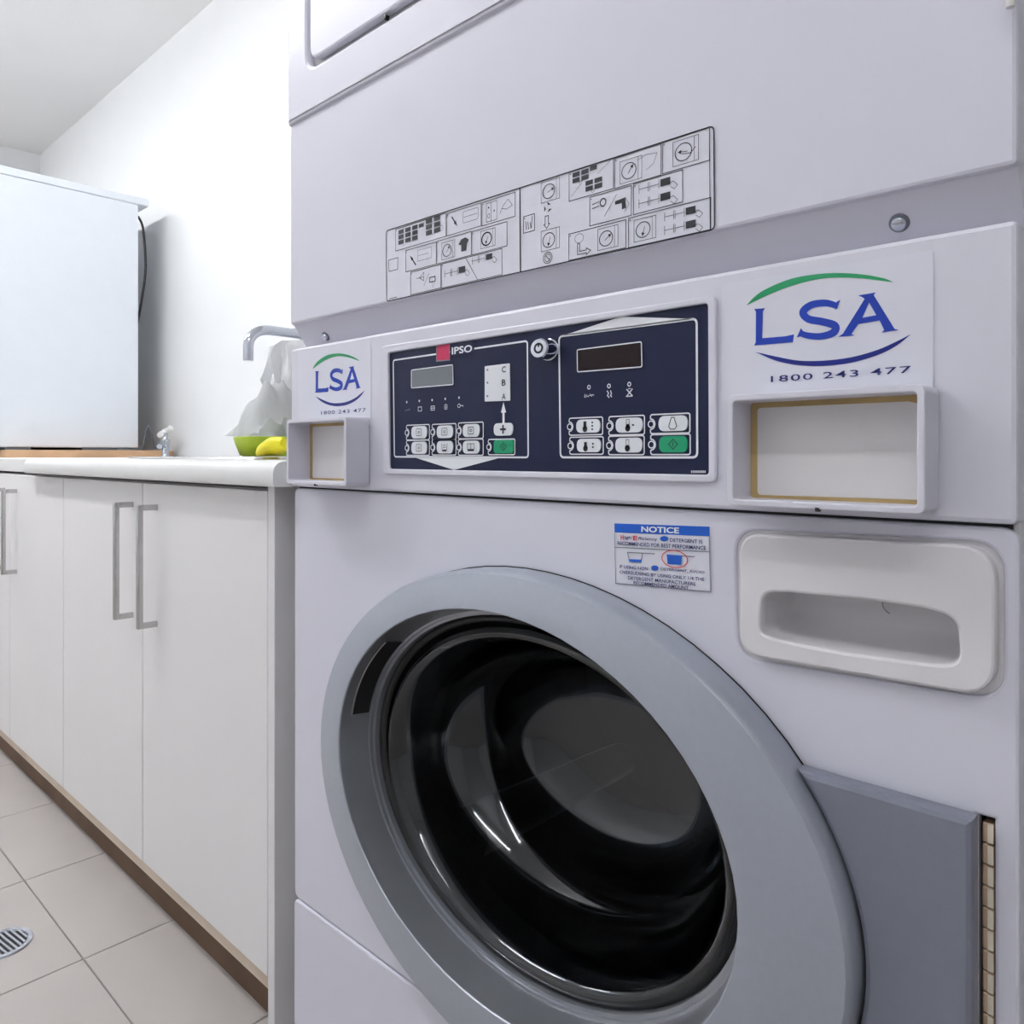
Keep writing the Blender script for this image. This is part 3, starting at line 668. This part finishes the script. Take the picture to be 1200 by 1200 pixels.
k.poly([(x0+W*.64, z0+H*.6), (x0+W*.72, z0+H*.78), (x0+W*.84, z0+H*.82), (x0+W*.94, z0+H*.68), (x0+W*.88, z0+H*.55), (x0+W*.86, z0+H*.25), (x0+W*.72, z0+H*.25), (x0+W*.72, z0+H*.52)]); fin(k)
k, x0, z0, x1, z1, W, H = pict((352, 405), (470, 452)); machine_icon(k, (x0+W*.45, z0+H*.52), H*.36, 4.2); k.circle((x0+W*.43, z0+H*.52), H*.3, H*.28, .0009, 20); fin(k)
k, x0, z0, x1, z1, W, H = pict((147, 540), (248, 593)); k.line([(x0+W*.2, z0+H*.65), (x0+W*.45, z0+H*.65), (x0+W*.45, z0+H*.85), (x0+W*.3, z0+H*.65), (x0+W*.45, z0+H*.48), (x0+W*.45, z0+H*.65)], .0005); k.line([(x0+W*.45, z0+H*.25), (x0+W*.62, z0+H*.75)], .0004); k.rect(x0+W*.64, z0+H*.35, x0+W*.82, z0+H*.55, .0009); k.line([(x0+W*.73, z0+H*.35), (x0+W*.75, z0+H*.1), (x0+W*.85, z0+H*.45)], .0003); fin(k)
k, x0, z0, x1, z1, W, H = pict((250, 513), (453, 548)); k.line([(x0+W*.42, z1), (x0+W*.62, z0)], .0006); cells(k, x0+W*.06, z0+H*.4, W*.11); cells(k, x0+W*.53, z0+H*.66, W*.1); fin(k)
k = Ink(Yq); a, b = D(73, 500), D(105, 530); k.line([(a[0], a[1]), (a[0]+.001, b[1]), (b[0]-.001, b[1]), (b[0], a[1]), (a[0]-.0006, a[1])], .0006); fin(k)
# right half
k, x0, z0, x1, z1, W, H = pict((678, 207), (826, 260)); blocks(k, x0+W*.08, z0+H*.78, 2, W*.17, 2, 1.2); blocks(k, x0+W*.48, z0+H*.82, 1, W*.16, 1); blocks(k, x0+W*.38, z0+H*.36, 2, W*.17, 2, 1.2); k.line([(x0+W*.05, z0+H*.15), (x0+W*.3, z0+H*.5)], .0003); k.line([(x0+W*.65, z0+H*.65), (x0+W*.95, z0+H*.98)], .0003); k.circle((x0+W*.27, z0+H*.52), .0014, .0012, .0003, 8); k.circle((x0+W*.55, z0+H*.12), .0014, .0012, .0003, 8); fin(k)
k, x0, z0, x1, z1, W, H = pict((830, 160), (985, 215)); machine_icon(k, (x0+W*.34, z0+H*.45), H*.36, .9); k.line([(x0+W*.5, z0+H*.7), (x0+W*.7, z0+H*.8), (x0+W*.92, z0+H*.75), (x0+W*.85, z0+H*.45), (x0+W*.7, z0+H*.3)], .0003); fin(k)
k, x0, z0, x1, z1, W, H = pict((990, 107), (1148, 165)); machine_icon(k, (x0+W*.48, z0+H*.5), H*.38, 3.0); k.line([(x0+W*.42, z0+H*.45), (x0+W*.6, z0+H*.4), (x0+W*.72, z0+H*.55)], .0005); fin(k)
k, x0, z0, x1, z1, W, H = pict((747, 290), (886, 350)); k.circle((x0+W*.33, z0+H*.7), W*.07, H*.13, .001, 14); k.line([(x0+W*.06, z0+H*.72), (x0+W*.24, z0+H*.76)], .0006); k.line([(x0+W*.06, z0+H*.58), (x0+W*.24, z0+H*.62)], .0006); k.line([(x0+W*.36, z0+H*.2), (x0+W*.66, z0+H*.85)], .0004); k.poly([(x0+W*.62, z0+H*.62), (x0+W*.86, z0+H*.66), (x0+W*.88, z0+H*.3), (x0+W*.78, z0+H*.28), (x0+W*.78, z0+H*.5), (x0+W*.62, z0+H*.5)]); k.line([(x0+W*.86, z0+H*.66), (x0+W*.95, z0+H*.4), (x0+W*.84, z0+H*.18)], .0003); fin(k)
k, x0, z0, x1, z1, W, H = pict((893, 245), (1058, 305)); cells(k, x0+W*.12, z0+H*.62, W*.2); cells(k, x0+W*.12, z0+H*.16, W*.2); fin(k)
k, x0, z0, x1, z1, W, H = pict((677, 413), (868, 458)); k.circle((x0+W*.19, z0+H*.75), W*.08, H*.17, .0003, 14); k.line([(x0+W*.16, z0+H*.55), (x0+W*.16, z0+H*.14), (x0+W*.32, z0+H*.14), (x0+W*.32, z0+H*.07), (x0+W*.4, z0+H*.2), (x0+W*.32, z0+H*.32), (x0+W*.32, z0+H*.25), (x0+W*.2, z0+H*.25), (x0+W*.2, z0+H*.55)], .0006, True); machine_icon(k, (x0+W*.68, z0+H*.5), H*.38, .6); fin(k)
k, x0, z0, x1, z1, W, H = pict((877, 360), (1152, 397)); machine_icon(k, (x0+W*.2, z0+H*.5), H*.36, 4.4); cells(k, x0+W*.46, z0+H*.6, W*.115); cells(k, x0+W*.46, z0+H*.16, W*.115); fin(k)
k = Ink(Yq); c = D(612, 268); machine_icon(k, c, .0085, .3); fin(k)
k = Ink(Yq); c = D(606, 324)
for t in range(3):
    a_ = t*2.094+.5; k.poly([(c[0]+.0042*math.cos(a_), c[1]+.0042*math.sin(a_)), (c[0]+.005*math.cos(a_+1.2), c[1]+.005*math.sin(a_+1.2)), (c[0]+.0022*math.cos(a_+.9), c[1]+.0022*math.sin(a_+.9))])
fin(k)
k = Ink(Yq); c0 = D(603, 352); c1 = D(603, 394); x_ = c0[0]; h_ = c0[1]-c1[1]
k.line([(x_-.0018, c0[1]), (x_-.0018, c1[1]+h_*.35), (x_-.0032, c1[1]+h_*.35), (x_, c1[1]), (x_+.0032, c1[1]+h_*.35), (x_+.0018, c1[1]+h_*.35), (x_+.0018, c0[1])], .0006, True); fin(k)
k = Ink(Yq); c = D(612, 432); machine_icon(k, c, .0085, 4.4); fin(k)
k = Ink(Yq); c = D(606, 492); k.circle(c, .005, .0048, .0006, 18); k.circle(c, .0034, .0032, .0005, 14); k.line([(c[0]-.0026, c[1]+.0024), (c[0]+.0026, c[1]-.0024)], .0006); fin(k)
k, x0, z0, x1, z1, W, H = pict((525, 355), (562, 400)); [k.line([(x0+W*t, z0+H*(.75-t*.3)), (x0+W*(t+.08), z0+H*.15)], .0006) for t in (.2, .4, .6)]; k.line([(x0+W*.8, z0+H*.9), (x0+W*.7, z0+H*.2)], .0006); fin(k)
settle(mach)

# ------------------------------------------------------------------ base cabinets, worktops
CF = 0.0                                        # door front plane
XE = -0.8902                                    # outer face of the end panel
seams = [-0.9075, -1.3165, -1.7225, -2.115, -2.52, -2.925, -3.33]
DZ0, DZ1 = 0.088, 0.7135
def handle(parent, xf, zt, zb):
    """square D pull: bar plus two returns to the door"""
    b = bmesh.new(); yb = CF-.027; hwid = .0045
    add_box(b, xf-hwid, xf+hwid, yb-.004, yb+.005, zb, zt, bev=.002)
    add_box(b, xf-hwid*.8, xf+hwid*.8, yb, CF+.001, zt-.009, zt, bev=.001)
    add_box(b, xf-hwid*.8, xf+hwid*.8, yb, CF+.001, zb, zb+.009, bev=.001)
    return link('handle', bm_mesh(b, 'handle'), 'steel', parent, 40)
hzt, hzb = onY(160, 592, -.03).z, onY(164, 739, -.03).z
names = ['white double-door base cabinet below the steel sink', 'white double-door base cabinet under the step in the worktop', 'white double-door base cabinet below the white appliance']
for u in range(3):
    xr, xm, xl = seams[2*u], seams[2*u+1], seams[2*u+2]
    cab = empty('base_cabinet', ((xl+xr)/2, .3, 0)); org = cab.location.copy()
    boxes('carcass', [(xl+.001, xl+.017, .02, .60, DZ0-.018, .715), (xr-.017, xr-.001, .02, .60, DZ0-.02, .715), (xl+.017, xr-.017, .02, .60, DZ0-.02, DZ0-.004), (xl+.017, xr-.017, .585, .60, DZ0-.004, .715), (xl+.017, xr-.017, .02, .08, .70, .715)], 'laminate', cab)
    box('bottom_rail', xl+.001, xr-.001, .006, .02, .0655, DZ0+.006, 'rail', cab)
    for (a, b, hs) in ((xm, xr, 1), (xl, xm, -1)):
        d = box('door', a+.0012, b-.0012, CF, CF+.017, DZ0, DZ1, 'laminate', cab, bev=.0012)
        handle(d, xm+(.058 if hs == 1 else -.042), hzt, hzb)
    if u == 0:
        tag(box('end_panel', XE-.0165, XE, CF-.0005, .60, .0, .7195, 'laminate_side', None, bev=.001), 'white laminate end panel closing the cabinet row beside the washing machine', 'panel')
    settle(cab)
    tag(cab, names[u], 'cabinet', 'base cabinets along the wall')
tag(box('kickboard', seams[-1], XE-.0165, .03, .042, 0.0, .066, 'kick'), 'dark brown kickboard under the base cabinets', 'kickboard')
# main worktop with sink cut-out and a rounded front
WT, WB, WF = 0.7525, 0.7205, -0.021
WX0, WX1 = onY(28, 545, WF).x, onY(320, 545, WF).x
SX0, SX1, SY0, SY1 = -1.60, -1.12, .10, .52
bm = bmesh.new()
pr = [(WF+.020, WT), (WF+.013, WT-.0008), (WF+.006, WT-.003), (WF+.0015, WT-.008), (WF, WT-.014), (WF, WB+.004), (WF+.002, WB), (WF+.02, WB)]
va = [bm.verts.new((WX0, y, z)) for y, z in pr]; vb = [bm.verts.new((WX1, y, z)) for y, z in pr]
for i in range(len(pr)): bm.faces.new((va[i], va[(i+1) % len(pr)], vb[(i+1) % len(pr)], vb[i]))
bm.faces.new(va); bm.faces.new(vb)
for b_ in ((WX0, WX1, WF+.02, SY0, WB, WT), (WX0, WX1, SY1, .655, WB, WT), (WX0, SX0, SY0, SY1, WB, WT), (SX1, WX1, SY0, SY1, WB, WT)): add_box(bm, *b_)
wt = link('worktop', bm_mesh(bm, 'worktop'), 'counter', None, 35)
tag(wt, 'thick white worktop with rounded front edge holding the steel sink', 'worktop')
tag(box('worktop', seams[-1], WX0-.001, .0035, .655, WB, WT-.001, 'counter', bev=.002), 'thin-fronted white worktop section carrying the tall white appliance', 'worktop')
# sink
snk = tag(empty('sink', ((SX0+SX1)/2, (SY0+SY1)/2, WT)), 'stainless steel sink set into the white worktop', 'sink')
def rr(x0, x1, y0, y1, z, r): return [(p[0], p[1], z) for p in rpoly([(x0, y0), (x1, y0), (x1, y1), (x0, y1)], r, 5)]
loft('bowl', [rr(SX0-.02, SX1+.02, SY0-.02, SY1+.02, WT+.0006, .03), rr(SX0-.018, SX1+.018, SY0-.018, SY1+.018, WT+.004, .03), rr(SX0+.006, SX1-.006, SY0+.006, SY1-.006, WT+.003, .04), rr(SX0+.012, SX1-.012, SY0+.012, SY1-.012, WT-.01, .04), rr(SX0+.022, SX1-.022, SY0+.022, SY1-.022, WT-.14, .05), rr(SX0+.05, SX1-.05, SY0+.05, SY1-.05, WT-.15, .05)], 'steel', snk, cap1=True)
tube('plug_hole', [((SX0+SX1)/2, .3, WT-.150), ((SX0+SX1)/2, .3, WT-.147)], [.03, .027], 'drain', snk, 20)
settle(snk)

# ------------------------------------------------------------------ wall spout with lever
TY = .33
tp = onY(291, 384, TY)
TX, TZ = tp.x, tp.z
spt = tag(empty('spout_tap', (TX, .655, TZ)), 'chrome wall spout bent down over the sink', 'tap')
path = [(TX, .655, TZ), (TX, TY+.05, TZ)]
for k in range(1, 9):
    a = math.pi/2*k/8; path.append((TX, TY+.05-.05*math.sin(a), TZ-.05*.8*(1-math.cos(a))))
path.append((TX, TY, onY(290, 423, TY).z))
tube('spout', path, .0112, 'chrome', spt, 16)
tube('wall_flange', [(TX, .659, TZ), (TX, .648, TZ), (TX, .64, TZ)], [.03, .03, .018], 'chrome', spt, 20)
tube('lever', [(TX, .50, TZ), (TX, .50, TZ+.022), (TX-.01, .45, TZ+.03)], [.014, .011, .007], 'chrome', spt, 12)
settle(spt)

# ------------------------------------------------------------------ things on the sink edge
def lump_loft(name, rows, m, amp, freq, seed, parent=None, cap=True):
    bm = bmesh.new(); R_ = []
    for row in rows:
        R_.append([])
        for p in row:
            p = Vector(p); q = p*freq+Vector((seed, seed*1.7, 0))
            p = p+Vector((noise.noise(q), noise.noise(q+Vector((7, 0, 0))), noise.noise(q+Vector((0, 9, 0)))*.5))*amp
            R_[-1].append(bm.verts.new(p))
    n = len(rows[0])
    for a, b in zip(R_, R_[1:]):
        for k in range(n): bm.faces.new((a[k], a[(k+1) % n], b[(k+1) % n], b[k]))
    if cap: bm.faces.new(R_[0]); bm.faces.new(R_[-1])
    return link(name, bm_mesh(bm, name), m, parent, 60)
def oval(cx, cy, z, rx, ry, n=28, tx=0): return [(cx+rx*math.cos(2*math.pi*k/n), cy+ry*math.sin(2*math.pi*k/n), z+tx*math.cos(2*math.pi*k/n)) for k in range(n)]
BY = .20
tb = onY(309, 538, BY); BX = tb.x+.018
ZS = WT+.0045
tub = tag(loft('lime_tub', [oval(BX, BY, ZS, .05, .04), oval(BX, BY, ZS+.002, .058, .047), oval(BX, BY, ZS+.02, .066, .054), oval(BX, BY, ZS+.034, .07, .058), oval(BX, BY, ZS+.035, .067, .055), oval(BX, BY, ZS+.018, .062, .05), oval(BX, BY, ZS+.005, .054, .043)], 'lime', None, cap0=True, cap1=True, smooth=60),
          'lime green oval plastic tub on the sink edge holding a white cloth', 'tub')
# yellow glove lying against the tub
rows = []; GY = BY-.082
gl0 = onY(306, 533, GY)
for i in range(11):
    t = i/10; r_ = .0035+.0105*math.sin(math.pi*min(1, .1+t*.8))**.8
    cx_ = gl0.x+t*.075; cz_ = ZS+r_*.9+.014*t*t
    rows.append([(cx_, GY+r_*1.3*math.cos(2*math.pi*k/14), cz_+r_*math.sin(2*math.pi*k/14)*(1+.25*math.sin(3*t+k))) for k in range(14)])
tag(lump_loft('rubber_glove', rows, 'yellow', .0015, 60, 3), 'bright yellow rubber glove lying in front of the lime tub', 'glove')
# white cloth heaped over the tub
bm = bmesh.new(); NU, NV = 34, 22; grid = []
for i in range(NU):
    row = []
    for j in range(NV):
        u = i/(NU-1); v = j/(NV-1)
        x = BX-.070+u*.130; y = BY-.052+v*.1
        hgt = min(1, (u/.78)**1.1) if u < .78 else 1-.75*((u-.78)/.22)**2
        z = ZS+.0368+.088*hgt*max(0, 1-(2*v-1)**2)**.45
        q = Vector((x*38, y*38, 2)); z += (abs(noise.noise(q))*.022+abs(noise.noise(q*2.3))*.010)*min(1, u*4)*min(1, 6*v*(1-v)); x += noise.noise(q*1.7+Vector((5, 5, 5)))*.006
        z += .004*math.sin(v*22+u*9)*u; y -= .006*noise.noise(q*1.4+Vector((1, 8, 3)))
        row.append(bm.verts.new((x, y, max(z, ZS+.0355))))
    grid.append(row)
for i in range(NU-1):
    for j in range(NV-1): bm.faces.new((grid[i][j], grid[i+1][j], grid[i+1][j+1], grid[i][j+1]))
bmesh.ops.solidify(bm, geom=bm.faces[:], thickness=-.003)
tag(link('white_cloth', bm_mesh(bm, 'white_cloth'), 'cloth', None, 70), 'crumpled white cloth heaped over the lime tub', 'cloth')
# plastic bag hanging from the spout by a loop
HX, HY = TX, .45
bag = tag(empty('plastic_bag', (HX, HY, TZ-.2)), 'crinkled translucent white plastic bag hanging from the chrome spout', 'bag')
rows = []; zt, zb = TZ-.016, onY(325, 478, HY).z
prof = [(0, .006, .03), (.04, .012, .05), (.12, .022, .066), (.3, .03, .072), (.5, .034, .073), (.62, .036, .078), (.8, .04, .076), (.92, .036, .07), (.98, .02, .055), (1, .008, .03)]
for t, rx_, ry_ in prof:
    z_ = zt+(zb-zt)*t
    rows.append([])
    for k in range(64):
        a = 2*math.pi*k/64; fold = 1+.16*math.sin(9*a+t*2)*(1-.4*t)+.09*math.sin(17*a-t*5)
        rows[-1].append((HX+rx_*math.copysign(abs(math.cos(a))**.7, math.cos(a))*fold, HY+.012+ry_*math.copysign(abs(math.sin(a))**.7, math.sin(a))*fold, z_))
lump_loft('bag_body', rows, 'bag', .011, 30, 5, bag)
loop = [(HX+.019*math.cos(2*math.pi*k/20), HY+.012+.01*math.sin(k), TZ-.003+.0165*math.sin(2*math.pi*k/20)) for k in range(21)]
loop = [(HX+.017*math.cos(2*math.pi*k/20), HY+.012, TZ+.017*math.sin(2*math.pi*k/20)) for k in range(21)]
tube('bag_loop', loop, .003, 'bag', bag, 8)
settle(bag)

# ------------------------------------------------------------------ white appliance on the board, and behind it
AX = -2.80
brd_x = -2.74
pz_ = WT-.001
tag(box('plywood_board', -3.32, brd_x, .14, .645, pz_, .7755, 'ply', bev=.0015), 'bare plywood board under the white appliance on the worktop', 'board')
ap = tag(empty('fridge', (AX-.25, .3, .7755)), 'tall plain white fridge standing on a plywood board on the worktop', 'fridge')
zt_ = onX(163, 236, AX).z
box('body', AX-.5, AX, .06, .55, .784, zt_-.012, 'appliance', ap, bev=.004)
box('top_panel', AX-.504, AX+.003, .05, .585, zt_-.012, zt_+.014, 'appliance', ap, bev=.004)
box('front_door', AX-.5, AX, .0, .056, .79, zt_-.014, 'appliance', ap, bev=.006)
box('base_foot', AX-.06, AX-.002, .37, .53, .7755, .785, 'foot', ap)
box('base_foot', AX-.06, AX-.002, .15, .22, .7755, .785, 'foot', ap)
box('base_foot', AX-.49, AX-.44, .15, .53, .7755, .785, 'foot', ap)
settle(ap)
cpts = smooth_path([(AX-.02, .556, 1.60), (AX-.004, .566, 1.56), (AX+.0, .573, 1.46), (AX, .571, 1.38), (AX-.02, .562, 1.27), (AX-.06, .556, 1.15), (AX-.09, .556, .99)], 6)
tag(tube('power_cord', cpts, .0042, 'cord', None, 8), 'black power cord looping behind the white fridge', 'cord')
wpts = smooth_path([(AX+.03, .47, pz_+.026), (AX+.03, .545, pz_+.029), (AX+.03, .56, .83), (AX+.03, .572, .86), (AX+.03, .59, .80), (AX+.03, .6, .782)], 6)
tag(tube('wire_stand', wpts, .0032, 'foot', None, 8), 'thin bent grey wire standing at the back foot of the fridge', 'wire')
# small tap on the worktop by the wall
VY = .60; v0 = onY(194, 537, VY); VX = v0.x
vt = tag(empty('pillar_tap', (VX, VY, WT)), 'small grey pillar tap with cross handle at the wall beside the fridge', 'tap')
tube('tap_body', [(VX, VY, pz_), (VX, VY, pz_+.008), (VX, VY, pz_+.03), (VX, VY, pz_+.062)], [.02, .012, .012, .014], 'chrome', vt, 14)
tube('tap_spout', smooth_path([(VX, VY, pz_+.036), (VX+.03, VY-.02, pz_+.05), (VX+.06, VY-.045, pz_+.036)], 5), [.009]*11, 'chrome', vt, 10)
tube('tap_stem', [(VX, VY, pz_+.06), (VX-.012, VY+.004, pz_+.085)], .008, 'chrome', vt, 10)
hp = Vector((VX-.014, VY+.004, pz_+.089))
for k in range(2):
    a = math.pi/2*k+.4; d = Vector((math.cos(a), math.sin(a)*.6, .45*math.sin(a+.6)))*.032
    tube('handle_bar', [hp-d, hp-d*.5, hp, hp+d*.5, hp+d], [.010, .008, .011, .008, .010], 'diffuser', vt, 10)
settle(vt)

# ------------------------------------------------------------------ floor drain
DX, DY = -1.394, -.180; DR = .034
dr = tag(empty('floor_drain', (DX, DY, 0)), 'round chrome floor drain grate set in the beige tiles', 'drain')
def dring(r, z, n=40): return [(DX+r*math.cos(2*math.pi*k/n), DY+r*math.sin(2*math.pi*k/n), z) for k in range(n)]
loft('rim', [dring(DR+.007, .0003), dring(DR+.006, .003), dring(DR, .0032), dring(DR-.001, .0012)], 'drain', dr)
loft('dark_well', [dring(DR, .0008), dring(.004, .0008)], 'rubber', dr, cap1=True)
for k in range(-4, 5):
    yy = k*.0072; hw = math.sqrt(max(0, (DR-.001)**2-yy*yy))
    c, s = math.cos(.15), math.sin(.15)
    bm = bmesh.new(); add_box(bm, -hw, hw, -.0015, .0015, .001, .003)
    o = link('grate_bar', bm_mesh(bm, 'grate_bar'), 'drain', dr); o.location = (DX+(-s)*yy, DY+c*yy, 0); o.rotation_euler = (0, 0, .15)
settle(dr)
